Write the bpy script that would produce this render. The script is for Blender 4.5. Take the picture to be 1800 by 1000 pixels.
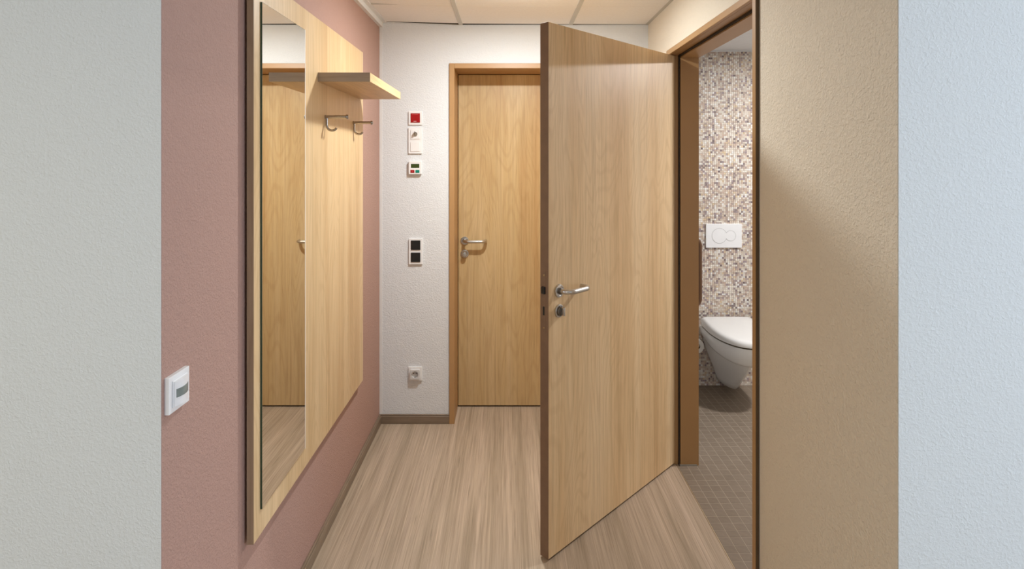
import bpy, bmesh, math, random
from mathutils import Vector, Matrix, Euler
random.seed(7)
for o in list(bpy.data.objects):
    bpy.data.objects.remove(o)
SC = bpy.context.scene
COL = SC.collection

# ------------------------------------------------------------------ camera
EYE = 1.558
FPX = 1040.0                      # focal length in pixels of the 1800 px wide frame
cam_d = bpy.data.cameras.new('camera')
cam = bpy.data.objects.new('camera', cam_d)
COL.objects.link(cam)
cam.location = (0, 0, EYE)
cam.rotation_euler = (math.pi / 2, 0, 0)
cam_d.sensor_width = 36
cam_d.lens = 36 * FPX / 1800
cam_d.shift_x = (900 - 893) / 1800
cam_d.shift_y = -(500 - 284) / 1800
cam_d.clip_start = 0.05
SC.camera = cam

# ------------------------------------------------------------------ world, lights, exposure
SC.view_settings.view_transform = 'Standard'
SC.view_settings.look = 'None'
SC.view_settings.gamma = 1
SC.view_settings.use_curve_mapping = False
SC.view_settings.exposure = 0.0
W = bpy.data.worlds.new('world')
SC.world = W
W.use_nodes = True
W.node_tree.nodes['Background'].inputs[0].default_value = (0.55, 0.7, 1.0, 1)
W.node_tree.nodes['Background'].inputs[1].default_value = 0.6


def area_light(name, loc, rot, size, power, color, size_y=None, disk=False):
    d = bpy.data.lights.new(name, 'AREA')
    d.energy = power
    d.color = color
    d.size = size
    if disk:
        d.shape = 'DISK'
    elif size_y:
        d.shape = 'RECTANGLE'
        d.size_y = size_y
    o = bpy.data.objects.new(name, d)
    COL.objects.link(o)
    o.location = loc
    o.rotation_euler = rot
    return o


# cool fill from an added unseen window in the right wall behind the camera
P_WINDOW_FILL, P_ROOM_FILL, P_HALL, P_DOME, P_BATH = 98.0, 25.0, 22.5, 5.0, 37.0
P_FILL_BEAM = 4.5
HALL = (0.046, 2.715)
BATH = (2.05, 3.10)
area_light('window_fill_light', (3.06, -0.70, 1.55), (0, math.pi / 2, 0), 1.5, P_WINDOW_FILL, (0.68, 0.81, 1.0), 1.7)

# ------------------------------------------------------------------ mesh helpers


class MB:
    """collects geometry for one mesh object"""

    def __init__(self):
        self.bm = bmesh.new()

    def box(self, x0, x1, y0, y1, z0, z1, bevel=0.0, seg=1):
        vs = [self.bm.verts.new((x, y, z)) for x in (x0, x1) for y in (y0, y1) for z in (z0, z1)]
        fs = [(0, 1, 3, 2), (4, 6, 7, 5), (0, 4, 5, 1), (2, 3, 7, 6), (0, 2, 6, 4), (1, 5, 7, 3)]
        faces = [self.bm.faces.new([vs[i] for i in f]) for f in fs]
        if bevel:
            es = set(e for f in faces for e in f.edges)
            bmesh.ops.bevel(self.bm, geom=list(es), offset=bevel, segments=seg, affect='EDGES', profile=0.6)
        return self

    def loft(self, rings, cap0=True, cap1=True):
        prev = None
        first = None
        for r in rings:
            vs = [self.bm.verts.new(p) for p in r]
            if prev:
                n = len(vs)
                for i in range(n):
                    self.bm.faces.new((prev[i], prev[(i + 1) % n], vs[(i + 1) % n], vs[i]))
            else:
                first = vs
            prev = vs
        if cap0:
            self.bm.faces.new(list(reversed(first)))
        if cap1:
            self.bm.faces.new(prev)
        return self

    def lathe(self, prof, origin=(0, 0, 0), axis=(0, 0, 1), seg=32, closed=True):
        """prof: list of (radius, height) along the axis"""
        q = Vector((0, 0, 1)).rotation_difference(Vector(axis).normalized())
        o = Vector(origin)
        rings = []
        for r, h in prof:
            r = max(r, 1e-5)
            rings.append([o + q @ Vector((r * math.cos(2 * math.pi * i / seg), r * math.sin(2 * math.pi * i / seg), h)) for i in range(seg)])
        return self.loft(rings, closed, closed)

    def tube(self, pts, r, seg=14, flat=1.0):
        pts = [Vector(p) for p in pts]
        rings = []
        t0 = (pts[1] - pts[0]).normalized()
        up = Vector((0, 0, 1)) if abs(t0.z) < 0.9 else Vector((0, 1, 0))
        n = (up - t0 * up.dot(t0)).normalized()
        for i, p in enumerate(pts):
            if i == 0:
                t = t0
            elif i == len(pts) - 1:
                t = (pts[i] - pts[i - 1]).normalized()
            else:
                t = ((pts[i + 1] - pts[i]).normalized() + (pts[i] - pts[i - 1]).normalized()).normalized()
            n = (n - t * n.dot(t)).normalized()
            b = t.cross(n)
            rr = r[i] if isinstance(r, (list, tuple)) else r
            rings.append([p + (n * math.cos(2 * math.pi * k / seg) + b * math.sin(2 * math.pi * k / seg) * flat) * rr for k in range(seg)])
        return self.loft(rings)

    def build(self, name, mat, parent=None, smooth=None, loc=None, rot=None):
        bmesh.ops.recalc_face_normals(self.bm, faces=self.bm.faces)
        me = bpy.data.meshes.new(name)
        self.bm.to_mesh(me)
        self.bm.free()
        return link(name, me, mat, parent, smooth, loc, rot)


def link(name, me, mat, parent=None, smooth=None, loc=None, rot=None):
    if mat is not None:
        me.materials.append(mat)
    o = bpy.data.objects.new(name, me)
    COL.objects.link(o)
    if parent:
        o.parent = parent
    if loc:
        o.location = loc
    if rot:
        o.rotation_euler = rot
    if smooth is not None:
        for p in me.polygons:
            p.use_smooth = True
        try:
            me.set_sharp_from_angle(angle=math.radians(smooth))
        except Exception:
            pass
    return o


def tag(o, label, cat=None, group=None, kind=None):
    o['label'] = label
    if cat:
        o['category'] = cat
    if group:
        o['group'] = group
    if kind:
        o['kind'] = kind
    return o


def empty(name, loc=(0, 0, 0), rot=(0, 0, 0)):
    o = bpy.data.objects.new(name, None)
    COL.objects.link(o)
    o.location = loc
    o.rotation_euler = rot
    o.empty_display_size = 0.05
    return o


def arc_path(corners, rad, n=8):
    """polyline with rounded corners"""
    pts = [Vector(c) for c in corners]
    out = [pts[0]]
    for i in range(1, len(pts) - 1):
        a = (pts[i - 1] - pts[i])
        b = (pts[i + 1] - pts[i])
        la, lb = a.length, b.length
        a.normalize()
        b.normalize()
        ang = a.angle(b)
        d = min(rad / math.tan(ang / 2), la * 0.95, lb * 0.95)
        r = d * math.tan(ang / 2)
        c = pts[i] + (a + b).normalized() * (r / math.sin(ang / 2))
        s = pts[i] + a * d - c
        e = pts[i] + b * d - c
        for k in range(n + 1):
            t = k / n
            tot = s.angle(e)
            v = (s * math.sin((1 - t) * tot) + e * math.sin(t * tot)) / math.sin(tot)
            out.append(c + v)
    out.append(pts[-1])
    return out


# ------------------------------------------------------------------ materials
def srgb(r, g, b):
    def f(c):
        c /= 255.0
        return c / 12.92 if c <= 0.04045 else ((c + 0.055) / 1.055) ** 2.4
    return (f(r), f(g), f(b), 1)


def new_mat(name, color=(0.8, 0.8, 0.8, 1), rough=0.5, metal=0.0, spec=0.5):
    m = bpy.data.materials.new(name)
    m.use_nodes = True
    nt = m.node_tree
    b = nt.nodes['Principled BSDF']
    b.inputs['Base Color'].default_value = color
    b.inputs['Roughness'].default_value = rough
    b.inputs['Metallic'].default_value = metal
    b.inputs['Specular IOR Level'].default_value = spec
    return m, nt, b


def nd(nt, t, **kw):
    n = nt.nodes.new(t)
    for k, v in kw.items():
        setattr(n, k, v)
    return n


def coords(nt, scale=(1, 1, 1), rot=(0, 0, 0), loc=(0, 0, 0)):
    tc = nd(nt, 'ShaderNodeTexCoord')
    mp = nd(nt, 'ShaderNodeMapping')
    mp.inputs['Scale'].default_value = scale
    mp.inputs['Rotation'].default_value = rot
    mp.inputs['Location'].default_value = loc
    nt.links.new(tc.outputs['Object'], mp.inputs['Vector'])
    return mp.outputs['Vector']


def noise(nt, vec, scale, detail=3, rough=0.5, dist=0.0):
    n = nd(nt, 'ShaderNodeTexNoise')
    n.inputs['Scale'].default_value = scale
    n.inputs['Detail'].default_value = detail
    n.inputs['Roughness'].default_value = rough
    n.inputs['Distortion'].default_value = dist
    nt.links.new(vec, n.inputs['Vector'])
    return n.outputs['Fac']


def ramp(nt, fac, stops):
    r = nd(nt, 'ShaderNodeValToRGB')
    el = r.color_ramp.elements
    while len(el) < len(stops):
        el.new(0.5)
    for e, (p, c) in zip(el, stops):
        e.position = p
        e.color = c
    nt.links.new(fac, r.inputs['Fac'])
    return r.outputs['Color']


def mixc(nt, fac, a, b, mode='MIX'):
    m = nd(nt, 'ShaderNodeMix', data_type='RGBA', blend_type=mode)
    for sock, v in ((m.inputs[0], fac), (m.inputs[6], a), (m.inputs[7], b)):
        if hasattr(v, 'is_linked') or hasattr(v, 'links'):
            nt.links.new(v, sock)
        else:
            sock.default_value = v
    return m.outputs[2]


def bump(nt, bsdf, h, strength, dist):
    b = nd(nt, 'ShaderNodeBump')
    b.inputs['Strength'].default_value = strength
    b.inputs['Distance'].default_value = dist
    nt.links.new(h, b.inputs['Height'])
    nt.links.new(b.outputs['Normal'], bsdf.inputs['Normal'])


def plaster(name, color, dist=0.0022, scale=95, streak=(1, 1, 1)):
    m, nt, b = new_mat(name, color, 0.75, 0, 0.3)
    v = coords(nt, streak)
    n1 = noise(nt, v, scale, 3, 0.55, 0.6)
    n2 = noise(nt, v, scale * 0.35, 2, 0.5, 0.4)
    r1 = nd(nt, 'ShaderNodeMapRange')
    r1.inputs['From Min'].default_value = 0.42
    r1.inputs['From Max'].default_value = 0.78
    nt.links.new(n1, r1.inputs['Value'])
    ad = nd(nt, 'ShaderNodeMath', operation='MULTIPLY_ADD')
    nt.links.new(n2, ad.inputs[0])
    ad.inputs[1].default_value = 0.8
    nt.links.new(r1.outputs[0], ad.inputs[2])
    bump(nt, b, ad.outputs[0], 0.75, dist)
    return m


def wood(name, base, dark, light, axis=2, seed=0.0, rough=0.42, pore=1.0):
    """long fine grain running along one object axis"""
    m, nt, b = new_mat(name, base, rough, 0, 0.4)

    def sc(across, along):
        s = [across] * 3
        s[axis] = along
        return tuple(s)
    loc = (seed, seed * 1.7, seed * 0.6)
    broad = noise(nt, coords(nt, sc(6.0, 0.35), loc=loc), 1.0, 3, 0.55, 0.7)
    fibre = noise(nt, coords(nt, sc(75.0, 1.6), loc=loc), 1.0, 4, 0.65, 0.3)
    pores = noise(nt, coords(nt, sc(330.0, 9.0), loc=loc), 1.0, 2, 0.6, 0.1)
    # cathedral figure: bands bent by a slow noise
    warp = noise(nt, coords(nt, sc(3.2, 0.55), loc=loc), 1.0, 2, 0.5, 0.5)
    mul = nd(nt, 'ShaderNodeMath', operation='MULTIPLY')
    nt.links.new(warp, mul.inputs[0])
    mul.inputs[1].default_value = 190.0
    sn = nd(nt, 'ShaderNodeMath', operation='SINE')
    nt.links.new(mul.outputs[0], sn.inputs[0])
    fig = nd(nt, 'ShaderNodeMapRange')
    fig.inputs['From Min'].default_value = 0.2
    fig.inputs['From Max'].default_value = 1.0
    nt.links.new(sn.outputs[0], fig.inputs['Value'])
    c = ramp(nt, broad, [(0.3, dark), (0.5, base), (0.72, light)])
    f2 = ramp(nt, fibre, [(0.3, (0.80, 0.77, 0.72, 1)), (0.52, (1, 1, 1, 1)), (0.75, (1.05, 1.05, 1.04, 1))])
    c = mixc(nt, 0.8, c, f2, 'MULTIPLY')
    p2 = ramp(nt, pores, [(0.30, (0.74, 0.68, 0.60, 1)), (0.45, (1, 1, 1, 1))])
    c = mixc(nt, 0.55 * pore, c, p2, 'MULTIPLY')
    fm = nd(nt, 'ShaderNodeMath', operation='MULTIPLY')
    nt.links.new(fig.outputs[0], fm.inputs[0])
    fm.inputs[1].default_value = 0.19
    c = mixc(nt, fm.outputs[0], c, (dark[0] * 0.75, dark[1] * 0.7, dark[2] * 0.62, 1), 'MIX')
    nt.links.new(c, b.inputs['Base Color'])
    bump(nt, b, fibre, 0.12, 0.0006)
    return m


def streak_floor(name):
    m, nt, b = new_mat(name, srgb(168, 140, 112), 0.42, 0, 0.4)
    broad = noise(nt, coords(nt, (16, 0.5, 1)), 1.0, 4, 0.6, 0.3)
    fine = noise(nt, coords(nt, (120, 1.3, 1), loc=(3, 1, 0)), 1.0, 5, 0.7, 0.2)
    hair = noise(nt, coords(nt, (300, 2.6, 1), loc=(9, 4, 0)), 1.0, 3, 0.65, 0.15)
    dk = noise(nt, coords(nt, (120, 3.4, 1), loc=(5, 8, 0)), 1.0, 2, 0.5, 0.2)
    c = ramp(nt, broad, [(0.3, srgb(156, 138, 116)), (0.5, srgb(176, 156, 134)), (0.7, srgb(188, 167, 146))])
    f = ramp(nt, fine, [(0.28, (0.68, 0.64, 0.60, 1)), (0.5, (0.95, 0.95, 0.95, 1)), (0.72, (1.18, 1.18, 1.18, 1))])
    c = mixc(nt, 0.85, c, f, 'MULTIPLY')
    h = ramp(nt, hair, [(0.32, (0.68, 0.65, 0.62, 1)), (0.5, (1, 1, 1, 1)), (0.68, (1.22, 1.21, 1.19, 1))])
    c = mixc(nt, 0.75, c, h, 'MULTIPLY')
    d = ramp(nt, dk, [(0.22, (0.45, 0.46, 0.42, 1)), (0.33, (1, 1, 1, 1))])
    c = mixc(nt, 0.8, c, d, 'MULTIPLY')
    nt.links.new(c, b.inputs['Base Color'])
    bump(nt, b, fine, 0.05, 0.0005)
    return m


def plain(name, col, rough=0.5, metal=0.0, spec=0.5, var=0.0, vscale=20):
    m, nt, b = new_mat(name, col, rough, metal, spec)
    n = noise(nt, coords(nt), vscale, 2)
    lo = tuple(c * (1 - var) for c in col[:3]) + (1,)
    hi = tuple(min(1, c * (1 + var)) for c in col[:3]) + (1,)
    nt.links.new(ramp(nt, n, [(0.3, lo), (0.7, hi)]), b.inputs['Base Color'])
    return m


def emit(name, col, strength):
    m = bpy.data.materials.new(name)
    m.use_nodes = True
    nt = m.node_tree
    nt.nodes.remove(nt.nodes['Principled BSDF'])
    e = nd(nt, 'ShaderNodeEmission')
    e.inputs[0].default_value = col
    e.inputs[1].default_value = strength
    nt.links.new(e.outputs[0], nt.nodes['Material Output'].inputs[0])
    return m


M = {}
M['white'] = plaster('white_plaster', (0.75, 0.76, 0.735, 1), dist=0.0012, scale=150)
M['back'] = plaster('back_wall_plaster', (0.73, 0.745, 0.755, 1), dist=0.0017, scale=105, streak=(1, 1, 1.5))
M['pink'] = plaster('pink_plaster', srgb(177, 143, 130), scale=160, dist=0.0020)
M['beige'] = plaster('cream_plaster', srgb(230, 218, 198), scale=125, dist=0.0028)
M['smooth_white'] = plain('white_paint', (0.75, 0.74, 0.73, 1), 0.6, var=0.02)
M['tile_board'] = plain('ceiling_board', (0.87, 0.85, 0.83, 1), 0.85, spec=0.2, var=0.02, vscale=90)
M['grid'] = plain('ceiling_grid_metal', (0.56, 0.55, 0.51, 1), 0.5, var=0.02)
M['plenum'] = plain('void_shade_dark', (0.06, 0.055, 0.05, 1), 0.9, var=0.1)  # near black, stands in for the darkness of unlit voids
M['oak'] = wood('oak_veneer_panel', srgb(209, 179, 135), srgb(197, 163, 118), srgb(216, 188, 147), seed=2.0, pore=0.6)
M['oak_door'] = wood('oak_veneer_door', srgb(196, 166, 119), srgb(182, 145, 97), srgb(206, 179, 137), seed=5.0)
M['oak_leaf_lightened'] = wood('oak_veneer_leaf_lightened', srgb(230, 195, 148), srgb(217, 178, 130), srgb(237, 207, 165), seed=11.3)  # same veneer as the closed door, lightened to make up for weaker light
M['oak_shelf'] = wood('oak_veneer_shelf', srgb(210, 178, 133), srgb(196, 161, 115), srgb(217, 187, 146), axis=1, seed=3.0)
M['edge_band'] = wood('grey_brown_edge_band', srgb(160, 134, 106), srgb(136, 111, 86), srgb(176, 150, 124), axis=2, seed=1.0)
M['edge_shelf'] = wood('grey_brown_shelf_edge', srgb(172, 148, 122), srgb(142, 119, 96), srgb(188, 164, 138), axis=0, seed=1.5)
M['frame'] = plain('brown_lacquered_steel', srgb(174, 134, 88), 0.42, var=0.03, vscale=3)
M['dark_edge'] = plain('dark_brown_edge', srgb(128, 99, 76), 0.45, var=0.06)
M['skirting'] = wood('skirting_vinyl', srgb(128, 110, 92), srgb(108, 92, 76), srgb(142, 124, 104), axis=0, seed=4.0)
M['skirting_y'] = wood('skirting_vinyl_long', srgb(128, 110, 92), srgb(108, 92, 76), srgb(142, 124, 104), axis=1, seed=4.0)
M['floor'] = streak_floor('streaked_vinyl')
M['steel'] = plain('brushed_steel', (0.60, 0.57, 0.53, 1), 0.28, 1.0, var=0.03, vscale=60)
M['steel_dark'] = plain('dark_steel', (0.22, 0.20, 0.18, 1), 0.35, 1.0, var=0.03)
M['chrome'] = plain('chrome', (0.46, 0.42, 0.38, 1), 0.16, 1.0, var=0.01)
M['mirror'] = plain('mirror_silver', (0.92, 0.93, 0.91, 1), 0.01, 1.0, var=0.0)
M['mirror_edge'] = plain('mirror_glass_edge', (0.02, 0.045, 0.025, 1), 0.2, var=0.1)
M['plastic'] = plain('white_plastic', (0.82, 0.81, 0.80, 1), 0.3, var=0.01)
M['plastic_grey'] = plain('grey_plastic', (0.66, 0.65, 0.64, 1), 0.35, var=0.01)
M['ring_grey'] = plain('ring_grey', (0.38, 0.37, 0.35, 1), 0.4, var=0.02)
M['black'] = plain('black_plastic', (0.008, 0.008, 0.009, 1), 0.3, var=0.1)
M['red'] = plain('red_plastic', (0.33, 0.003, 0.006, 1), 0.3, var=0.08)
M['red_light'] = plain('light_red_print', (0.62, 0.10, 0.09, 1), 0.4, var=0.05)
M['green'] = plain('green_button', (0.0, 0.20, 0.14, 1), 0.35, var=0.05)
M['lcd'] = plain('green_lcd', (0.035, 0.06, 0.008, 1), 0.25, var=0.1)
M['brass'] = plain('brass', (0.45, 0.33, 0.17, 1), 0.35, 1.0, var=0.05)
M['lens'] = plain('sensor_lens', (0.22, 0.25, 0.23, 1), 0.18, var=0.12, vscale=60)
M['ceramic'] = plain('white_ceramic', (0.80, 0.785, 0.755, 1), 0.12, var=0.0)
M['seam'] = plain('seat_seam_shade', (0.10, 0.07, 0.035, 1), 0.6, var=0.05)
M['brown_rail'] = plain('dark_brown_rail', srgb(92, 62, 38), 0.4, var=0.05)
M['paper'] = plain('tissue_paper', (0.82, 0.80, 0.75, 1), 0.9, var=0.02)
M['card'] = plain('cardboard_core', (0.05, 0.035, 0.02, 1), 0.9, var=0.1)
M['grout'] = plain('floor_grout', srgb(168, 154, 136), 0.8, var=0.05)
M['mosaic_grout'] = plain('mosaic_grout', srgb(226, 216, 202), 0.8, var=0.03)
M['strip'] = plain('threshold_metal', srgb(200, 180, 150), 0.3, 0.6, var=0.03)
M['side_shade'] = plain('olive_brown_side_shade', srgb(96, 76, 52), 0.6, var=0.05)
M['gasket'] = plain('dark_gasket_and_gap_shade', (0.03, 0.02, 0.012, 1), 0.7, var=0.1)
M['silicone'] = plain('grey_silicone', srgb(150, 145, 135), 0.5, var=0.05)


def attr_mat(name, rough, spec):
    m, nt, b = new_mat(name, (0.7, 0.7, 0.7, 1), rough, 0, spec)
    a = nd(nt, 'ShaderNodeAttribute')
    a.attribute_name = 'tint'
    nt.links.new(a.outputs['Color'], b.inputs['Base Color'])
    return m


M['mosaic'] = attr_mat('glazed_mosaic', 0.5, 0.3)


def tile_mat(name):
    m, nt, b = new_mat(name, srgb(150, 132, 112), 0.5, 0, 0.4)
    oi = nd(nt, 'ShaderNodeObjectInfo')
    n = noise(nt, coords(nt), 40, 3)
    c1 = ramp(nt, oi.outputs['Random'], [(0.0, srgb(127, 112, 96)), (0.5, srgb(130, 115, 99)), (1.0, srgb(133, 118, 102))])
    c2 = ramp(nt, n, [(0.3, (0.92, 0.92, 0.92, 1)), (0.7, (1.05, 1.05, 1.05, 1))])
    nt.links.new(mixc(nt, 1.0, c1, c2, 'MULTIPLY'), b.inputs['Base Color'])
    return m


M['bath_tile'] = tile_mat('taupe_floor_tile')

# ------------------------------------------------------------------ dimensions
XL, XR = -0.766, 0.835          # corridor side walls
YB = 3.525                      # corridor back wall
YFL, YFR = 1.306, 1.266         # fronts of the walls beside the corridor mouth
HC = 2.372                      # corridor ceiling
XB0 = 0.968                     # bathroom side of the right wall
YM = 4.12                       # mosaic wall
HB = 2.328                      # bathroom ceiling
HT = 2.62                       # slab above
RX0, RX1, RY0 = -2.7, 3.0, -3.0  # bedroom behind the camera

# ------------------------------------------------------------------ floors
fl = MB().box(RX0, RX1, RY0, YFL + 0.0, -0.06, 0).box(XL - 0.1, 0.867, YFL, YB, -0.06, 0).box(-0.36, 0.72, YB, 3.9, -0.06, 0)
fl = fl.build('floor', M['floor'])
tag(fl, 'light brown vinyl floor with long grey-brown streaks', kind='structure')
ts = MB().box(0.8655, 0.869, 1.96, 3.06, -0.02, 0.0015).build('trim_1', M['strip'])
tag(ts, 'thin pale metal strip between streaked vinyl and bathroom tiles', kind='structure')

# ------------------------------------------------------------------ walls
w = MB().box(XL - 0.12, XL, YFL + 0.002, YB + 0.2, 0, HT).build('wall_left', M['pink'])
tag(w, 'dusty pink rough plaster wall behind the coat panel', kind='structure')
w = MB().box(RX0, XL - 0.0008, YFL, YFL + 0.118, 0, HT).build('wall_front_left', M['white'])
tag(w, 'white rough plaster wall facing the camera, left of the pink wall', kind='structure')
w = MB().box(XR + 0.0008, RX1, YFR, YFR + 0.12, 0, HT).build('wall_front_right', M['white'])
tag(w, 'bluish white rough plaster wall facing the camera on the right', kind='structure')

DXL, DXR, DTOP = -0.319, 0.672, 2.112      # opening of the back door
w = MB()
XA_ = -0.281
HP = HC + 0.0015                            # plaster ends at the suspended ceiling
w.box(XL, DXL - 0.012, YB, YB + 0.25, 0, HP)
w.box(DXR + 0.012, XB0, YB, YB + 0.25, 0, HP)
w.box(DXL - 0.012, DXR + 0.012, YB, YB + 0.25, DTOP + 0.012, HP)
w.loft([[(XL, y, HP), (XA_, y, HP), (XL, y, HC + 0.0215)] for y in (YB - 0.0003, YB + 0.01)])
w = w.build('wall_back', M['back'])
tag(w, 'white rough plaster wall at the end of the corridor', kind='structure')
w = MB().box(XL, XB0, YB, YB + 0.25, HP, HT).build('wall_back_upper', M['plenum'])  # dark colour keeps the gap at the ceiling edge in shade
tag(w, 'bare wall above the suspended ceiling, darkened to keep the gap black', kind='structure')
w = MB().box(XL, XB0, 3.86, 3.9, 0, HT).build('door_gap_blocker', M['plenum'])  # unseen backing, added to block light leaking round the door
tag(w, 'added dark backing behind the closed wooden door, keeps light out', kind='structure')

OY0, OY1, OTOP = 1.995, 3.05, 2.106        # opening of the bathroom door
w = MB()
w.box(XR, XB0 - 0.004, YFR + 0.002, OY0 - 0.012, 0, HT)
w.box(XR, XB0 - 0.004, OY1 + 0.012, YM + 0.1, 0, HT)
w.box(XR, XB0 - 0.004, OY0 - 0.012, OY1 + 0.012, OTOP + 0.012, HT)
w = w.build('wall_right', M['beige'])
tag(w, 'cream rough plaster wall with the bathroom doorway', kind='structure')

# white corner seam between pink and white wall
c = MB().box(XL, XL + 0.017, YB - 0.003, YB, 0.05, HC - 0.01, 0.001).build('trim_2', M['smooth_white'])
tag(c, 'narrow smooth white strip in the corner beside the pink wall', kind='structure')

# slab and void above the suspended ceiling
s = MB().box(RX0, RX1, RY0, 4.3, HT, HT + 0.1).build('ceiling_slab', M['plenum'])
tag(s, 'concrete slab above the suspended ceiling', kind='structure')
s = MB().box(RX0, RX1, RY0, YFR - 0.0, 2.52, 2.56).build('ceiling_bedroom', M['smooth_white'])
tag(s, 'white ceiling of the room the camera stands in', kind='structure')
s = MB().box(XL - 0.02, XR + 0.02, YFR, YFR + 0.1, HC - 0.004, HT).build('wall_fascia', M['smooth_white'])
tag(s, 'white fascia above the corridor mouth', kind='structure')

# ------------------------------------------------------------------ bedroom behind the camera
w = MB().box(RX0 - 0.1, RX0, RY0, YFL + 0.118, 0, HT).build('wall_bedroom_left', M['white'])
tag(w, 'white wall of the room behind the camera, left side', kind='structure')
w = MB().box(RX0 - 0.1, RX1 + 0.1, RY0 - 0.1, RY0, 0, HT).build('wall_bedroom_rear', M['white'])
tag(w, 'white wall behind the camera', kind='structure')
w = MB()
w.box(RX1, RX1 + 0.12, RY0, -1.55, 0, HT).box(RX1, RX1 + 0.12, 0.15, YFR + 0.12, 0, HT)
w.box(RX1, RX1 + 0.12, -1.55, 0.15, 0, 0.8).box(RX1, RX1 + 0.12, -1.55, 0.15, 2.3, HT)
w = w.build('wall_bedroom_right', M['white'])
tag(w, 'white wall with the added window, right of the camera', kind='structure')
wf = MB()
wf.box(RX1 + 0.02, RX1 + 0.05, -1.55, -1.49, 0.8, 2.3).box(RX1 + 0.02, RX1 + 0.05, 0.09, 0.15, 0.8, 2.3)
wf.box(RX1 + 0.02, RX1 + 0.05, -1.49, 0.09, 0.8, 0.86).box(RX1 + 0.02, RX1 + 0.05, -1.49, 0.09, 2.24, 2.3)
wf.box(RX1 + 0.02, RX1 + 0.05, -0.73, -0.67, 0.86, 2.24)
wf = wf.build('added_window_1', M['smooth_white'])
tag(wf, 'added white framed window behind the camera, for the cool fill light', kind='structure')


def dome_lamp(name, x, y, h, p_down, p_dome, color, label, r=0.050, hh=0.016):
    """small surface lamp: frosted drum that glows to the side, lens that throws light down"""
    t = empty(name, (x, y, h))
    MB().lathe([(0.001, 0.0), (0.078, 0.0), (0.080, -0.003), (0.076, -0.007), (0.001, -0.007)], seg=48).build('mounting_plate', M['grid'], t, 40)
    area = 2 * math.pi * r * hh
    glow = emit(name + '_glow', color + (1,), p_dome / (math.pi * area))
    MB().lathe([(r, -0.007), (r, -0.007 - hh)], seg=48, closed=False).build('frosted_drum', glow, t, 40)
    MB().lathe([(r + 0.001, -0.007 - hh), (r + 0.001, -0.010 - hh), (0.001, -0.010 - hh)], seg=48).build('lens_ring', M['smooth_white'], t, 40)
    tag(t, label, 'light')
    l = area_light(name + '_lamp', (x, y, h - 0.0115 - hh), (0, 0, 0), r * 1.8, p_down, color, disk=True)
    l2 = area_light(name + '_fill_beam', (x, y, h - 0.0116 - hh), (0, 0, 0), r * 1.8, P_FILL_BEAM, color, disk=True)  # added narrow light, lifts the floor and low walls
    l2.data.spread = math.radians(120)
    return t


# ------------------------------------------------------------------ suspended ceiling
ceil = empty('ceiling', (0, 0, HC))
tag(ceil, 'suspended ceiling of white square boards in a metal grid', kind='structure')
XA, XC = -0.281, 0.373                     # main bars
YX = 3.118                                 # cross joint
GAP = 0.0035


def board(p, name='ceiling_tile', hole=None, t=0.012):
    """p: four (x,y,z) bottom corners, counter-clockwise"""
    m = MB()
    if hole:
        (x0, y0, z0), (x1, y1, z1) = p[0], p[2]
        n = 48
        cx, cy, r = hole
        inner, outer = [], []
        for i in range(n):
            a = 2 * math.pi * i / n
            dx, dy = math.cos(a), math.sin(a)
            inner.append((cx + r * dx, cy + r * dy))
            ks = []
            if abs(dx) > 1e-6:
                ks.append(((x1 if dx > 0 else x0) - cx) / dx)
            if abs(dy) > 1e-6:
                ks.append(((y1 if dy > 0 else y0) - cy) / dy)
            k = min(ks)
            outer.append((cx + k * dx, cy + k * dy))
        r_ = lambda pts, z: [(x, y, z) for x, y in pts]
        m.loft([r_(inner, z0), r_(outer, z0), r_(outer, z0 + t), r_(inner, z0 + t), r_(inner, z0)], False, False)
        bmesh.ops.remove_doubles(m.bm, verts=m.bm.verts, dist=1e-6)
    else:
        m.loft([[(x, y, z) for x, y, z in p], [(x, y, z + t) for x, y, z in p]])
    o = m.build(name, M['tile_board'], ceil)
    o.location = (0, 0, 0)
    return o


def B(x0, x1, y0, y1, z00=0.002, z01=0.002, z10=0.002, z11=0.002, yb0=None, yb1=None, hole=None):
    # corners: (x0,y0) (x1,y0) (x1,y1) (x0,y1); yb0/yb1: own back edge on either side
    return board([(x0, y0, z00), (x1, y0, z10), (x1, yb1 if yb1 else y1, z11), (x0, yb0 if yb0 else y1, z01)], hole=hole)


LT = XL + 0.040
ys = [YFR + 0.1, YX - 2 * 0.625, YX - 0.625, YX]
for i in range(3):
    y0, y1 = ys[i] + GAP / 2, ys[i + 1] - GAP / 2
    B(LT, XA - 0.010, y0, y1, 0.020, 0.020, 0.003, 0.003)
    B(XA + 0.010, XC - 0.010, y0, y1, hole=None)
    B(XC + 0.010, XR - 0.004, y0, y1)
y0 = YX + GAP / 2
B(LT, XA - 0.010, y0, YB, 0.020, 0.020, 0.003, 0.003, YB - 0.004, YB - 0.030)
B(XA + 0.010, XC - 0.010, y0, YB, yb0=YB - 0.026, yb1=YB - 0.008)
B(XC + 0.010, XR - 0.004, y0, YB, yb0=YB - 0.012, yb1=YB - 0.003)
for xb in (XA, XC):
    MB().box(xb - 0.012, xb + 0.012, YFR + 0.1, YB, -0.001, 0.0018, 0.0006).box(xb - 0.001, xb + 0.001, YFR + 0.1, YB, 0.0018, 0.035).build('main_bar', M['grid'], ceil)
for yb in ys[1:]:
    MB().box(LT, XR - 0.004, yb - 0.003, yb + 0.003, 0.0145, 0.03).build('cross_bar', M['grid'], ceil)
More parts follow.
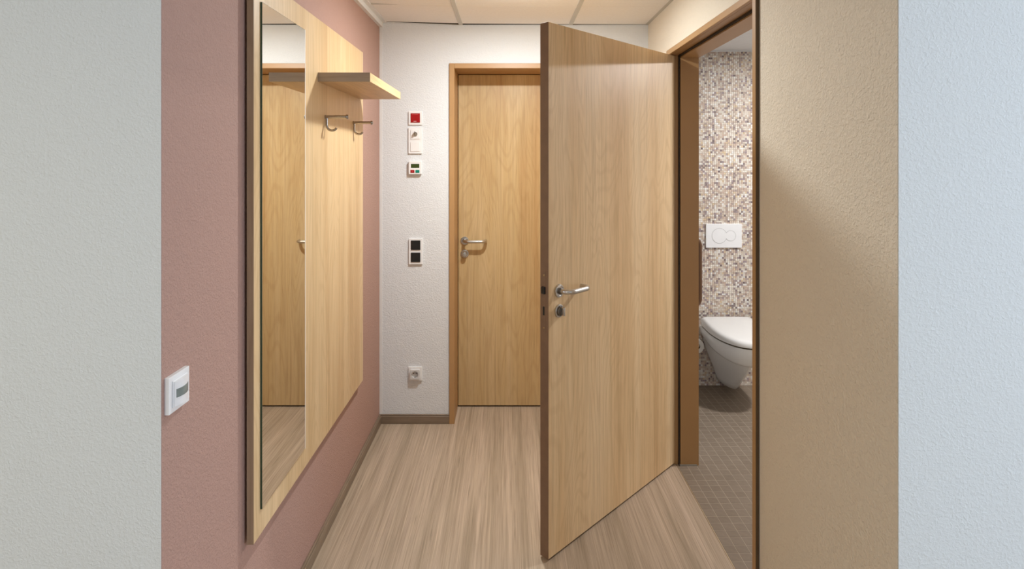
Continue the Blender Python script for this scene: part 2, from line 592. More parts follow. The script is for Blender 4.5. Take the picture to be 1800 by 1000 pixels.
# stepped edge profile along the pink wall, angle along the right wall
MB().box(XL, XL + 0.020, YFR + 0.1, YB, -0.014, -0.008).box(XL + 0.0185, XL + 0.020, YFR + 0.1, YB, -0.008, 0.013).box(XL + 0.0185, XL + 0.044, YFR + 0.1, YB, 0.013, 0.0185).build('edge_profile', M['smooth_white'], ceil)
MB().box(XR - 0.018, XR, YFR + 0.1, YB, 0.0, 0.0017).build('edge_angle', M['grid'], ceil)
dome_lamp('corridor_ceiling_lamp', HALL[0], HALL[1], HC + 0.002, P_HALL, P_DOME, (0.91, 0.97, 1.0), 'small round lamp in the middle board of the corridor ceiling')

# ------------------------------------------------------------------ skirtings
b = MB().box(XL, XL + 0.013, YFL + 0.004, YB, 0, 0.047, 0.002).box(XL, XL + 0.009, YFL + 0.004, YB, 0.047, 0.055, 0.002).build('baseboard_left', M['skirting_y'])
tag(b, 'grey-brown skirting along the pink wall', kind='structure')
b = MB().box(XL, -0.349, YB - 0.013, YB, 0, 0.047, 0.002).box(XL, -0.349, YB - 0.009, YB, 0.047, 0.055, 0.002).build('baseboard_back', M['skirting'])
tag(b, 'grey-brown skirting under the wall switches', kind='structure')


# ------------------------------------------------------------------ door hardware
def lever_set(leaf, x, y_face, h, hk, ndir, gdir, knob):
    """lever + roses on a leaf. ndir: outward sign on local y, gdir: grip direction sign on local x"""
    MB().lathe([(0.0262, 0), (0.0262, 0.006), (0.0245, 0.0082), (0.019, 0.0085), (0.018, 0.0075), (0.001, 0.0075)], (x, y_face, h), (0, ndir, 0), 40).build('rose', M['steel'], leaf, 35)
    pts = arc_path([(x, y_face + ndir * 0.004, h), (x, y_face + ndir * 0.058, h), (x + gdir * 0.134, y_face + ndir * 0.058, h), (x + gdir * 0.134, y_face + ndir * 0.012, h)], 0.030, 10)
    MB().tube(pts, 0.0098, 18).build('lever_handle', M['steel'], leaf, 50)
    MB().lathe([(0.013, 0.006), (0.013, 0.016), (0.0115, 0.017), (0.001, 0.017)], (x, y_face, h), (0, ndir, 0), 28).build('handle_collar', M['steel_dark'], leaf, 35)
    MB().lathe([(0.0262, 0), (0.0262, 0.006), (0.0245, 0.0082), (0.021, 0.0085), (0.0200, 0.0065), (0.001, 0.0065)], (x, y_face, hk), (0, ndir, 0), 40).build('lock_rose', M['steel'], leaf, 35)
    if knob == 'turn':
        MB().lathe([(0.0195, 0.006), (0.0195, 0.014), (0.018, 0.016), (0.001, 0.016)], (x, y_face, hk), (0, ndir, 0), 36).build('lock_disc', M['steel_dark'], leaf, 35)
        ya, yb = sorted((y_face + ndir * 0.015, y_face + ndir * 0.032))
        MB().box(x - 0.004, x + 0.004, ya, yb, hk - 0.017, hk + 0.017, 0.003, 3).build('thumb_turn', M['steel'], leaf, 40)
    else:
        MB().lathe([(0.0085, 0.005), (0.0085, 0.022), (0.015, 0.026), (0.016, 0.034), (0.0135, 0.039), (0.001, 0.040)], (x, y_face, hk), (0, ndir, 0), 36).build('lock_knob', M['steel'], leaf, 40)


# ------------------------------------------------------------------ door_1: closed door in the back wall
d1 = empty('door_1', (0, YB, 0))
tag(d1, 'closed oak veneer door in a brown steel frame at the corridor end', kind='structure')
FW = 0.030
fr = MB()
FP = 0.012
# face of the frame proud of the wall
fr.box(DXL - FW, DXL, -FP, 0.004, 0, DTOP + FW, 0.0015)
fr.box(DXR, DXR + FW, -FP, 0.004, 0, DTOP + FW, 0.0015)
fr.box(DXL, DXR, -FP, 0.004, DTOP, DTOP + FW, 0.0015)
# lining of the reveal
fr.box(DXL - 0.011, DXL, 0.004, 0.25, 0, DTOP)
fr.box(DXR, DXR + 0.011, 0.004, 0.25, 0, DTOP)
fr.box(DXL - 0.011, DXR + 0.011, 0.004, 0.25, DTOP, DTOP + 0.011)
fr.build('frame', M['frame'], d1)
LX0, LY = DXL - 0.003, 0.233
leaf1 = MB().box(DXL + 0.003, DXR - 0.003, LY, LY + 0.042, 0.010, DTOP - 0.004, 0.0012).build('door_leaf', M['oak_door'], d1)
MB().box(DXL, DXR, LY + 0.012, LY + 0.05, 0.0, 0.009).build('bottom_gap_shade', M['gasket'], d1)  # black filler in place of the shade under the leaf
lever_set(leaf1, -0.275, LY, 1.0566, 0.974, -1, 1, 'knob')

# ------------------------------------------------------------------ door_2: open bathroom door
d2 = empty('door_2', (XR, 0, 0))
tag(d2, 'oak veneer bathroom door standing ajar in its brown steel frame', kind='structure')
fr = MB()
F2 = 0.027
fr.box(-FP, 0.004, OY0 - F2, OY0, 0, OTOP + F2, 0.0015)
fr.box(-FP, 0.004, OY1, OY1 + F2, 0, OTOP + F2, 0.0015)
fr.box(-FP, 0.004, OY0, OY1, OTOP, OTOP + F2, 0.0015)
XW = XB0 - XR
SX = 0.046                                    # depth of the rebate
fr.box(0.004, SX, OY0 - 0.011, OY0, 0, OTOP)
fr.box(0.004, SX, OY1, OY1 + 0.011, 0, OTOP)
fr.box(0.004, SX, OY0 - 0.011, OY1 + 0.011, OTOP, OTOP + 0.011)
ST = 0.016
fr.box(SX + 0.004, XW, OY0 - 0.011, OY0 + ST, 0.004, OTOP - ST)
fr.box(SX + 0.004, XW, OY1 - ST, OY1 + 0.011, 0.004, OTOP - ST)
fr.box(SX + 0.004, XW, OY0 - 0.011, OY1 + 0.011, OTOP - ST, OTOP + 0.011)
# bathroom side face
fr.box(XW, XW + 0.010, OY0 - F2, OY0 + ST, 0, OTOP + F2)
fr.box(XW, XW + 0.010, OY1 - ST, OY1 + F2, 0, OTOP + F2)
fr.box(XW, XW + 0.010, OY0 + ST, OY1 - ST, OTOP - ST, OTOP + F2)
fr.build('frame', M['frame'], d2)
g = MB()
g.box(SX - 0.004, SX + 0.004, OY0, OY0 + ST * 0.6, 0, OTOP).box(SX - 0.004, SX + 0.004, OY1 - ST * 0.6, OY1, 0, OTOP).box(SX - 0.004, SX + 0.004, OY0, OY1, OTOP - ST * 0.6, OTOP)
g.build('gasket', M['gasket'], d2)
MB().box(-FP + 0.001, -0.001, OY0 - F2 - 0.0012, OY0 - F2 + 0.0002, 0, OTOP + F2).build('side_shade_strip', M['side_shade'], d2)  # dark strip standing in for shade on the frame's side face
MB().box(-0.001, 0.0045, OY0 - F2 - 0.007, OY0 - F2, 0, OTOP + F2 + 0.007).build('wall_joint', M['silicone'], d2)
MB().box(SX, XW, OY1 - ST - 0.004, OY1, 0, 0.006).box(SX, XW, OY0, OY0 + ST + 0.004, 0, 0.006).build('silicone_joint', M['silicone'], d2)

FREE = Vector((0.157, 2.303))
HNG = Vector((0.8576, 3.044))
dv = FREE - HNG
LW = dv.length
ang = math.atan2(dv.y, dv.x)                 # local +x runs from hinge to free edge
# leaf: local x 0..LW, thickness to local -y (away from the seen face), height z
LH0, LH1, LTK = 0.009, 2.102, 0.041
leaf2 = MB().box(0.0015, LW - 0.0015, -LTK, 0, LH0, LH1, 0.0008).build('door_leaf', M['oak_leaf_lightened'], d2)
leaf2.location = (HNG.x - XR, HNG.y, 0)
leaf2.rotation_euler = (0, 0, ang)
MB().box(LW - 0.0015, LW + 0.0005, -LTK, -0.0003, LH0, LH1, 0.0004).build('edge_strip', M['dark_edge'], leaf2)
MB().box(-0.0005, 0.0015, -LTK, -0.0003, LH0, LH1, 0.0004).build('edge_strip', M['dark_edge'], leaf2)
XH = LW - 0.0635
lever_set(leaf2, XH, 0.0, 1.0455, 0.966, 1, -1, 'turn')
lever_set(leaf2, XH, -LTK, 1.0455, 0.966, -1, -1, 'knob')
MB().box(LW, LW + 0.0012, -LTK + 0.008, -0.012, 0.89, 1.13, 0.0003).build('lock_plate', M['dark_edge'], leaf2)
MB().box(LW, LW + 0.009, -0.0315, -0.0135, 1.0405, 1.0690, 0.002).build('latch_bolt', M['black'], leaf2)
MB().box(LW, LW + 0.0016, -0.0275, -0.0180, 0.9560, 0.9900, 0.0004).build('bolt_slot', M['black'], leaf2)
for hz in (1.113, 0.907):
    MB().lathe([(0.0036, 0), (0.0036, 0.0016), (0.002, 0.0022), (0.001, 0.0022)], (LW + 0.0008, -0.0205, hz), (1, 0, 0), 14).build('screw', M['brass'], leaf2, 40)
for hz in (0.25, 1.85):
    MB().lathe([(0.0085, 0), (0.0085, 0.12), (0.006, 0.124), (0.001, 0.124)], (0.0, 0.004 - LTK - 0.012, hz), (0, 0, 1), 18).build('hinge', M['steel'], leaf2, 40)

# ------------------------------------------------------------------ coat panel with mirror, shelf and hooks
PX = -0.737
cp = empty('coat_rack_panel', (PX, 2.36, 0.448))
tag(cp, 'oak veneer wall panel with mirror, shelf and coat hooks on the pink wall', 'coat rack')


def rel(o, t=cp):
    o.location = -Vector(t.location)
    return o


PY0, PY1, PH0, PH1 = 1.715, 3.006, 0.448, 2.112
rel(MB().box(PX - 0.020, PX, PY0 + 0.0008, PY1 - 0.0008, PH0, PH1, 0.0006).build('back_panel', M['oak'], cp))
rel(MB().box(PX - 0.020, PX - 0.0004, PY0 - 0.0008, PY0 + 0.0008, PH0, PH1).build('edge_strip', M['edge_band'], cp))
rel(MB().box(PX - 0.020, PX - 0.0004, PY1 - 0.0008, PY1 + 0.0008, PH0, PH1).build('edge_strip', M['edge_band'], cp))
for yb in (1.85, 2.82):
    rel(MB().box(XL, PX - 0.020, yb, yb + 0.04, 0.6, 2.0).build('mounting_batten', M['edge_band'], cp))
MY0, MY1, MH0, MH1 = 1.760, 2.135, 0.524, 2.033
mir = rel(MB().box(PX + 0.0002, PX + 0.0052, MY0, MY1, MH0, MH1).build('mirror', M['mirror_edge'], cp))
mir['label'] = 'tall frameless mirror with dark polished edge'
mf = MB().box(PX + 0.0051, PX + 0.0058, MY0 + 0.001, MY1 - 0.004, MH0 + 0.001, MH1 - 0.001)
mf.build('mirror_face', M['mirror'], mir)
MB().box(PX + 0.0052, PX + 0.0058, MY1 - 0.004, MY1, MH0, MH1).build('polished_edge', M['smooth_white'], mir)
SY0, SY1, SX1, SH0, SH1 = 2.295, 2.944, -0.535, 1.868, 1.9035
sh = rel(MB().box(PX, SX1, SY0 + 0.0008, SY1, SH0, SH1, 0.0007).build('shelf', M['oak_shelf'], cp))
MB().box(PX, SX1, SY0 - 0.0008, SY0 + 0.0008, SH0, SH1).build('edge_strip', M['edge_shelf'], sh)
MB().box(PX, SX1, SY1, SY1 + 0.0008, SH0, SH1).build('edge_strip', M['edge_shelf'], sh)


def coat_hook(y, h):
    root = rel(MB().tube([(PX + 0.001, y, h), (PX + 0.084, y, h)], 0.0066, 18).build('coat_hook', M['chrome'], cp, 40))
    MB().lathe([(0.0068, 0), (0.0095, 0.003), (0.0095, 0.008), (0.0075, 0.012), (0.001, 0.013)], (PX + 0.082, y, h), (1, 0, 0), 24).build('knob', M['chrome'], root, 40)
    MB().lathe([(0.0085, 0), (0.0085, 0.003), (0.001, 0.003)], (PX, y, h), (1, 0, 0), 24).build('base_rose', M['chrome'], root, 40)
    pts = [(PX + 0.0065, y, h + 0.004), (PX + 0.0065, y, h - 0.034)]
    for k in range(1, 15):
        a = math.pi + math.radians(150) * k / 14
        pts.append((PX + 0.0065 + 0.021 + 0.021 * math.cos(a), y, h - 0.034 + 0.021 * math.sin(a)))
    MB().tube(pts, 0.0030, 12, 1.6).build('hook_wire', M['chrome'], root, 60)


coat_hook(2.385, 1.738)
coat_hook(2.813, 1.743)

# ------------------------------------------------------------------ devices on the back wall
PPM = FPX / YB


def bx_(px):
    return (px - 893) / PPM


def bh_(py):
    return EYE + (284 - py) / PPM


def plate_root(name, px0, px1, py0, py1):
    t = empty(name, ((bx_(px0) + bx_(px1)) / 2, YB, bh_(py1)))
    return t, bx_(px1) - bx_(px0), bh_(py0) - bh_(py1)


def pbox(t, name, mat, x0, x1, z0, z1, d0, d1, bevel=0.0, seg=2):
    """box in plate coordinates: x from the centre, z from the plate bottom, d = depth out of the wall"""
    return MB().box(x0, x1, -d1, -d0, z0, z1, bevel, seg).build(name, mat, t)


U = 0.0815
# red call switch
t, wd, ht = plate_root('call_switch', 719, 742.3, 196, 219.3)
tag(t, 'white wall switch with a red call button, topmost on the back wall', 'switch')
pbox(t, 'cover_frame', M['plastic'], -U / 2, U / 2, -0.001, U - 0.001, 0, 0.010, 0.002)
rb = pbox(t, 'call_button', M['red'], -0.0275, 0.0275, 0.0125, 0.0675, 0.009, 0.014, 0.0015)
for i, (x0, x1, z0, z1) in enumerate([(-0.009, 0.017, 0.0585, 0.0603), (-0.018, -0.012, 0.0580, 0.0608)]):
    pbox(rb, 'print_line', M['red_light'], x0, x1, z0, z1, 0.014, 0.0143)
pbox(rb, 'indicator_bar', M['plastic'], -0.010, 0.007, 0.0185, 0.0205, 0.014, 0.0144)

# key switch, two units
t, wd, ht = plate_root('key_switch', 718.3, 742.3, 224, 270)
tag(t, 'tall white key switch plate with key, below the red call button', 'switch')
pbox(t, 'cover_frame', M['plastic'], -U / 2, U / 2, 0, 0.154, 0, 0.010, 0.002)
k1 = pbox(t, 'lock_insert', M['plastic'], -0.0275, 0.0275, 0.0855, 0.1405, 0.009, 0.0135, 0.0012)
MB().lathe([(0.013, 0.0135), (0.013, 0.0165), (0.001, 0.0165)], (0.001, 0, 0.1150), (0, -1, 0), 24).build('lock_cylinder', M['steel'], k1, 40)
MB().box(-0.0015, 0.0025, -0.030, -0.0165, 0.1090, 0.1215, 0.0008).build('key_blade', M['brass'], k1)
MB().lathe([(0.0095, 0), (0.0095, 0.003), (0.001, 0.003)], (-0.001, -0.033, 0.1205), (1, 0, 0), 20).build('key_bow', M['steel_dark'], k1, 40)
pbox(t, 'rocker', M['plastic'], -0.0275, 0.0275, 0.0125, 0.0675, 0.009, 0.0135, 0.0012)
# recess lines round the inserts
for z0, z1 in ((0.0855, 0.1405), (0.0125, 0.0675)):
    m = MB()
    e = 0.0283
    m.box(-e, e, -0.0104, -0.0098, z0 - 0.0008, z1 + 0.0008)
    m.build('insert_gap', M['plastic_grey'], t)

# temperature / alarm control with display
t, wd, ht = plate_root('alarm_control', 719.3, 741.8, 283, 306)
tag(t, 'small white control box with green display, red and green buttons', 'control panel')
pbox(t, 'housing', M['plastic'], -0.038, 0.038, 0, 0.078, 0, 0.022, 0.003)
pbox(t, 'display', M['lcd'], -0.0245, 0.0255, 0.0375, 0.0610, 0.0216, 0.0228, 0.0004)
rb = pbox(t, 'red_button', M['red'], -0.0270, -0.0035, 0.0080, 0.0255, 0.0216, 0.0240, 0.0008)
pbox(rb, 'print_cross', M['red_light'], -0.0185, -0.0115, 0.0158, 0.0174, 0.0240, 0.0243)
pbox(rb, 'print_cross', M['red_light'], -0.0158, -0.0142, 0.0130, 0.0202, 0.0240, 0.0243)
pbox(t, 'green_button', M['green'], 0.0030, 0.0265, 0.0080, 0.0255, 0.0216, 0.0240, 0.0008)

# double black switch
t, wd, ht = plate_root('light_switch', 719.3, 743, 419, 464)
tag(t, 'white plate with two black square switches, at handle height', 'switch')
pbox(t, 'cover_frame', M['plastic'], -U / 2, U / 2, 0, 0.153, 0, 0.011, 0.002)
for z0 in (0.0140, 0.0860):
    pbox(t, 'switch_rocker', M['black'], -0.0280, 0.0280, z0, z0 + 0.0560, 0.010, 0.0150, 0.0012)

# power socket
t, wd, ht = plate_root('power_socket', 718, 742.5, 643, 668)
tag(t, 'white wall power socket low above the skirting', 'socket')
m = MB()
m.box(-U / 2, U / 2, -0.010, 0, 0, U, 0.002, 2)
m.build('cover_frame', M['plastic'], t)
# insert with a round well
m = MB()
n = 40
e = 0.0285
c0 = (0.0, U / 2)
sq, rim, well = [], [], []
for i in range(n):
    a = 2 * math.pi * i / n + math.pi / n
    dx, dz = math.cos(a), math.sin(a)
    k = e / max(abs(dx), abs(dz))
    sq.append((c0[0] + dx * k, c0[1] + dz * k))
    rim.append((c0[0] + dx * 0.0205, c0[1] + dz * 0.0205))
    well.append((c0[0] + dx * 0.0200, c0[1] + dz * 0.0200))
R3 = lambda pts, y: [(x, y, z) for x, z in pts]
m.loft([R3(sq, -0.0100), R3(sq, -0.0235), R3(rim, -0.0240), R3(well, -0.0105)], False, True)
ins = m.build('socket_insert', M['plastic_grey'], t, 40)
for x, z in ((-0.0095, 0.003), (0.0095, 0.003)):
    MB().lathe([(0.0034, 0), (0.0034, 0.0012), (0.001, 0.0012)], (c0[0] + x, -0.0104, c0[1] + z), (0, -1, 0), 14).build('contact_hole', M['black'], ins)
MB().lathe([(0.0026, 0), (0.0026, 0.0012), (0.001, 0.0012)], (c0[0], -0.0104, c0[1] + 0.003), (0, -1, 0), 14).build('contact_hole', M['steel_dark'], ins)
for s in (-1, 1):
    MB().box(-0.0025, 0.0025, -0.0200, -0.0104, c0[1] + s * 0.0185 - 0.0016, c0[1] + s * 0.0185 + 0.0016).build('earth_clip', M['steel_dark'], ins)

# ------------------------------------------------------------------ motion sensor on the pink wall
t = empty('motion_sensor', (XL, 1.360, 0.992))
tag(t, 'white square motion sensor with grey lens near the pink wall edge', 'sensor')
m = MB().box(0, 0.011, -0.042, 0.042, 0, 0.083, 0.0015, 2)
m.build('cover_frame', M['plastic'], t)


def bulge(y0, y1, z0, z1, base, rise, name, mat, par, n=14):
    """box whose outer face is a shallow cylinder bulging from the wall, bent along y"""
    m = MB()
    prof = []
    yc, hw = (y0 + y1) / 2, 0.031
    out = [(base + rise * (1 - ((y0 + (y1 - y0) * i / n - yc) / hw) ** 2), y0 + (y1 - y0) * i / n) for i in range(n + 1)]
    pr = [(base - 0.004, y0)] + out + [(base - 0.004, y1)]
    m.loft([[(x, y, z) for x, y in pr], [(x, y, z) for x, y in pr]] if False else [[(x, y, z0) for x, y in pr], [(x, y, z1) for x, y in pr]])
    return m.build(name, mat, par, 30)


pl = MB().box(0.011, 0.0135, -0.030, 0.030, 0.0115, 0.0715, 0.0008).build('insert', M['plastic'], t)
sb = bulge(-0.0275, 0.0275, 0.0135, 0.0695, 0.0135, 0.0085, 'sensor_body', M['plastic'], t)
bulge(-0.0235, 0.0235, 0.0330, 0.0520, 0.0143, 0.0095, 'lens', M['lens'], sb)

# ------------------------------------------------------------------ bathroom shell
w = MB().box(XB0 - 0.004, RX1, YM, YM + 0.1, -0.05, HT).build('wall_bathroom_back', M['mosaic_grout'])
tag(w, 'bathroom wall of small cream, beige and lilac mosaic tiles', kind='structure')
P = 0.01335
pal = [(srgb(232, 224, 212), 28), (srgb(222, 210, 196), 24), (srgb(212, 195, 178), 18), (srgb(206, 184, 168), 14), (srgb(194, 174, 160), 11),
       (srgb(180, 163, 156), 10), (srgb(166, 150, 152), 8), (srgb(148, 133, 132), 5), (srgb(218, 196, 164), 6), (srgb(130, 115, 113), 2), (srgb(238, 235, 230), 9)]
cols = [c for c, n_ in pal]
wts = [n_ for c, n_ in pal]
verts, faces, tint = [], [], []
nx, nz = int((2.30 - XB0) / P), int(HB / P)
for i in range(nx):
    for k in range(nz):
        x0 = XB0 + i * P + 0.0007
        z0 = k * P + 0.0007
        s = P - 0.0014
        d = 0.0030 + random.random() * 0.0006
        e = 0.0006
        b0 = len(verts)
        verts += [(x0, YM, z0), (x0 + s, YM, z0), (x0 + s, YM, z0 + s), (x0, YM, z0 + s),
                  (x0 + e, YM - d, z0 + e), (x0 + s - e, YM - d, z0 + e), (x0 + s - e, YM - d, z0 + s - e), (x0 + e, YM - d, z0 + s - e)]
        faces += [(b0 + 4, b0 + 5, b0 + 6, b0 + 7), (b0, b0 + 1, b0 + 5, b0 + 4), (b0 + 1, b0 + 2, b0 + 6, b0 + 5), (b0 + 2, b0 + 3, b0 + 7, b0 + 6), (b0 + 3, b0, b0 + 4, b0 + 7)]
        cc = random.choices(cols, wts)[0]
        j = 0.92 + 0.14 * random.random()
        tint += [cc[0] * j, cc[1] * j, cc[2] * j, 1.0] * 8
me = bpy.data.meshes.new('mosaic_tiles')
me.from_pydata(verts, [], faces)
ca = me.color_attributes.new('tint', 'FLOAT_COLOR', 'POINT')
ca.data.foreach_set('color', tint)
mo = link('mosaic_tiles', me, M['mosaic'], w)
mo['kind'] = 'stuff'

w = MB().box(RX1, RX1 + 0.1, YFR + 0.12, YM + 0.1, 0, HT).build('wall_bathroom_right', M['smooth_white'])
tag(w, 'white far side wall of the bathroom', kind='structure')
w = MB().box(XB0 - 0.004, RX1, YFR + 0.12, YFR + 0.16, 0, HT).build('wall_bathroom_front', M['smooth_white'])
tag(w, 'white near wall of the bathroom', kind='structure')
w = MB().box(XB0 - 0.004, XB0, YFR + 0.16, OY0 - 0.03, 0, HB).box(XB0 - 0.004, XB0, OY1 + 0.03, YM, 0, HB).box(XB0 - 0.004, XB0, OY0 - 0.03, OY1 + 0.03, OTOP + 0.03, HB).build('wall_bathroom_left', M['smooth_white'])
tag(w, 'white bathroom side of the doorway wall', kind='structure')
cb = empty('ceiling_bathroom', (0, 0, HB))
tag(cb, 'white panelled bathroom ceiling', kind='structure')
yy = YM
while yy > YFR + 0.2:
    y0 = max(yy - 0.285, YFR + 0.16)
    if y0 + 0.002 < BATH[1] < yy:
        pass
    MB().box(XB0, RX1, y0 + 0.002, yy - 0.002, 0, 0.012, 0.002).build('ceiling_panel', M['smooth_white'], cb)
    yy -= 0.285
MB().box(XB0, RX1, YFR + 0.16, YM, 0.013, 0.02).build('panel_backing', M['grid'], cb)
MB().box(XB0, RX1, YM - 0.014, YM, -0.006, 0.0, 0.001).build('edge_angle', M['smooth_white'], cb)
t = empty('bathroom_ceiling_lamp', (BATH[0], BATH[1], HB))
tag(t, 'round white lamp on the bathroom ceiling', 'light')
MB().lathe([(0.11, 0.0), (0.11, -0.02), (0.10, -0.024), (0.09, -0.024), (0.088, -0.02), (0.001, -0.02)], seg=48).build('lamp_housing', M['smooth_white'], t, 40)
MB().lathe([(0.086, -0.0195), (0.086, -0.0225), (0.001, -0.0225)], seg=48).build('diffuser', emit('bath_glow', (1.0, 0.9, 0.78, 1), 6), t)
area_light('bathroom_ceiling_lamp_light', (BATH[0], BATH[1], HB - 0.0265), (0, 0, 0), 0.16, P_BATH, (0.97, 0.98, 1.0), disk=True)

# bathroom floor with small square tiles
fb = MB().box(0.869, RX1, YFR + 0.16, YM, -0.06, -0.0007).build('floor_bathroom', M['grout'])
tag(fb, 'bathroom floor of small square taupe tiles', kind='structure')
TP = 0.0490
G = 0.0020
TX0 = 0.8705
tm = MB().box(0, TP - G, 0, TP - G, -0.004, 0.0, 0.0008)
bmesh.ops.delete(tm.bm, geom=[f for f in tm.bm.faces if f.calc_center_median().z < -0.0035], context='FACES')
bmesh.ops.recalc_face_normals(tm.bm, faces=tm.bm.faces)
tme = bpy.data.meshes.new('floor_tile')
tm.bm.to_mesh(tme)
tm.bm.free()
tme.materials.append(M['bath_tile'])
cells = []
nxt, nyt = int((RX1 - TX0) / TP), int((YM - 1.45) / TP)
for i in range(nxt):
    for k in range(nyt):
        x, y = TX0 + i * TP, YM - (k + 1) * TP
        inside_opening = OY0 + ST < y and y + TP < OY1 - ST
        if x < XB0 and not (OY0 + 0.0 < y and y + TP < OY1 + 0.03):
            continue
        cells.append((x, y))


def seen(x, y):
    xc, yc = x + TP / 2, y + TP / 2
    px = 893 + FPX * xc / yc
    py = 284 + FPX * EYE / yc
    return 1180 < px < 1335 and py < 1010


vis = sorted([c for c in cells if seen(*c)], key=lambda c: c[1])[:300]
vs_ = set(vis)
for (x, y) in vis:
    o = bpy.data.objects.new('floor_tile', tme)
    COL.objects.link(o)
    o.parent = fb
    o.location = (x, y, random.uniform(-0.0002, 0.0002))
rest = [c for c in cells if c not in vs_]
verts, faces = [], []
tv = [tuple(v.co) for v in tme.vertices]
tf = [tuple(p.vertices) for p in tme.polygons]
for (x, y) in rest:
    b0 = len(verts)
    verts += [(x + a, y + b_, c_) for a, b_, c_ in tv]
    faces += [tuple(b0 + i for i in f) for f in tf]
me = bpy.data.meshes.new('floor_tiles_rest')
me.from_pydata(verts, [], faces)
o = link('floor_tiles', me, M['bath_tile'], fb)
o['kind'] = 'stuff'

# ------------------------------------------------------------------ toilet
TXC = 1.505
toilet = empty('toilet', (TXC, YM, 0))
tag(toilet, 'white wall-hung toilet with closed lid below the flush plate', 'toilet')


def dshape(hw, length, back=0.0, n=44, sq=2.3, z=0.0, tilt=0.0, straight=0.30):
    """D outline, local x across, local y negative out of the wall (back at y=-back)"""
    pts = []
    ys_ = -back - (length - back) * straight
    ln = (length - back) * (1 - straight)
    pts.append((hw * 0.96, -back))
    for i in range(n + 1):
        a = math.pi * i / n
        cx, sy = math.cos(a), math.sin(a)
        x = hw * math.copysign(abs(cx) ** (2 / sq), cx)
        y = ys_ - ln * abs(sy) ** (2 / sq)
        pts.append((x, y))
    pts.append((-hw * 0.96, -back))
    return [(x, y, z + tilt * (y + back)) for x, y in pts]


# bowl shell, its lower rim rises towards the wall
def tilted(ring, z_front, z_back, ln):
    return [(x, y, z_back + (z_front - z_back) * min(1.0, -y / ln)) for x, y, z in ring]


rings = []
for zf, zb, hw, ln in ((0.296, 0.345, 0.148, 0.478), (0.300, 0.349, 0.162, 0.505), (0.318, 0.360, 0.168, 0.524), (0.362, 0.380, 0.174, 0.541), (0.412, 0.412, 0.178, 0.550), (0.418, 0.418, 0.176, 0.548)):
    rings.append(tilted(dshape(hw, ln, 0.004), zf, zb, ln))
m = MB().loft(rings)
m.build('bowl', M['ceramic'], toilet, 50)
# under-body sweeping back to the wall, flared at the wall and narrow in front
rings = []
for z, hw, ln, sq in ((0.048, 0.048, 0.190, 2.0), (0.054, 0.058, 0.205, 2.0), (0.085, 0.066, 0.240, 1.8), (0.14, 0.086, 0.300, 1.6), (0.20, 0.112, 0.365, 1.5), (0.26, 0.136, 0.420, 1.5), (0.31, 0.152, 0.450, 1.5), (0.36, 0.160, 0.460, 1.6)):
    rings.append(dshape(hw, ln, 0.006, z=z, straight=0.08, sq=sq))
MB().loft(rings).build('pedestal', M['ceramic'], toilet, 50)
MB().loft([dshape(0.170, 0.540, 0.03, z=0.4182), dshape(0.170, 0.540, 0.03, z=0.4262)]).build('seat_seam', M['seam'], toilet)  # dark slab drawn in for the shade between bowl and lid
# lid: slopes gently down to the front, rounded rim
TL = 0.045
rings = [dshape(0.174, 0.548, 0.045, z=0.4275 + 0.0), dshape(0.180, 0.556, 0.045, z=0.4300)]
for z, dw in ((0.440, 0.181), (0.452, 0.178), (0.460, 0.172), (0.465, 0.160), (0.467, 0.140), (0.468, 0.08)):
    rings.append(dshape(dw, 0.557 - (0.181 - dw) * 1.0, 0.045, z=z + 0.022, tilt=TL))
MB().loft(rings).build('lid', M['ceramic'], toilet, 60)
for s in (-1, 1):
    MB().lathe([(0.012, -0.02), (0.012, 0.02)], (s * 0.09, -0.032, 0.452), (1, 0, 0), 18).build('lid_hinge', M['steel'], toilet, 40)

# flush plate
t = empty('flush_plate', (1.498, YM - 0.0036, 0.960))
tag(t, 'white flush plate with two round buttons above the toilet', 'flush plate')
m = MB().box(-0.124, 0.124, -0.012, 0, 0, 0.166, 0.003, 2).build('cover', M['plastic'], t)
for cx, r in ((-0.032, 0.053), (0.046, 0.037)):
    seg = 40
    rr = [[(cx + q * math.cos(2 * math.pi * i / seg), y, 0.083 + q * math.sin(2 * math.pi * i / seg)) for i in range(seg)] for q, y in ((r, -0.0119), (r, -0.0124), (r - 0.0016, -0.0124), (r - 0.0016, -0.0119))]
    MB().loft(rr + [rr[0]], False, False).build('button_ring', M['ring_grey'], t)
    MB().lathe([(r - 0.002, 0), (r - 0.0025, 0.0014), (0.001, 0.0016)], (cx, -0.0116, 0.083), (0, -1, 0), 40).build('flush_button', M['plastic'], t, 30)

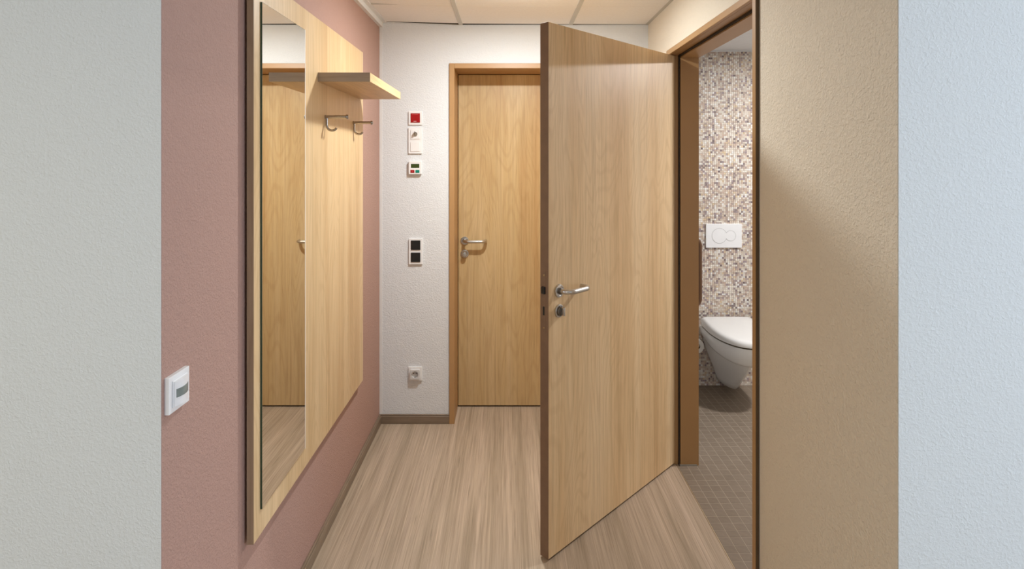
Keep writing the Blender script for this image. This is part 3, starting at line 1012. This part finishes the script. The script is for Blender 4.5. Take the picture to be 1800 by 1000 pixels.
# folding grab rail, brown
t = empty('grab_rail', (1.208, YM - 0.004, 0.565))
tag(t, 'dark brown grab rail loop left of the toilet', 'grab rail')
xa, xb_, z0, z1 = -0.13, 0.098, 0.013, 0.468
loop = arc_path([(0, -0.09, z0), (xb_, -0.09, z0), (xb_, -0.09, z1), (xa, -0.09, z1), (xa, -0.09, z0), (0.0, -0.09, z0)], 0.045, 8)
MB().tube(loop, 0.014, 14).build('rail_loop', M['brown_rail'], t, 60)
for z in (0.10, 0.36):
    MB().lathe([(0.030, 0), (0.030, 0.006), (0.012, 0.010), (0.012, 0.085)], (xa, 0.0, z), (0, -1, 0), 20).build('wall_bracket', M['brown_rail'], t, 40)

# toilet paper on its holder
t = empty('paper_holder', (1.270, YM - 0.004, 0.327))
tag(t, 'small steel paper holder on the mosaic wall left of the toilet', 'paper holder')
MB().lathe([(0.024, 0), (0.024, 0.006), (0.008, 0.009), (0.008, 0.150), (0.012, 0.151), (0.012, 0.156), (0.001, 0.156)], (0, 0, 0), (0, -1, 0), 24).build('arm', M['steel'], t, 40)
rl = empty('toilet_paper_roll', (1.270, YM - 0.145, 0.327 - 0.011))
tag(rl, 'white toilet paper roll beside the toilet', 'paper roll')
seg = 40
cyl = lambda r, y: [(r * math.cos(2 * math.pi * i / seg), y, r * math.sin(2 * math.pi * i / seg)) for i in range(seg)]
MB().loft([cyl(0.021, 0), cyl(0.046, 0), cyl(0.048, 0.002), cyl(0.048, 0.096), cyl(0.046, 0.098), cyl(0.021, 0.098), cyl(0.021, 0)], False, False).build('paper', M['paper'], rl, 40)
MB().loft([cyl(0.0192, 0.001), cyl(0.0208, 0.001), cyl(0.0208, 0.097), cyl(0.0192, 0.097), cyl(0.0192, 0.001)], False, False).build('core', M['card'], rl, 40)

# ------------------------------------------------------------------ added warm fill lamp, unseen, behind the camera
t = empty('bedroom_fill_lamp', (-1.5, -0.6, 2.52))
tag(t, 'added round fill lamp behind the camera, warms the left wall', 'light')
MB().lathe([(0.26, 0), (0.26, -0.05), (0.25, -0.06), (0.001, -0.06)], seg=40).build('shade', M['smooth_white'], t, 40)
area_light('bedroom_fill_lamp_light', (-1.5, -0.6, 2.455), (0, 0, 0), 0.5, P_ROOM_FILL, (1.0, 0.94, 0.80), disk=True)
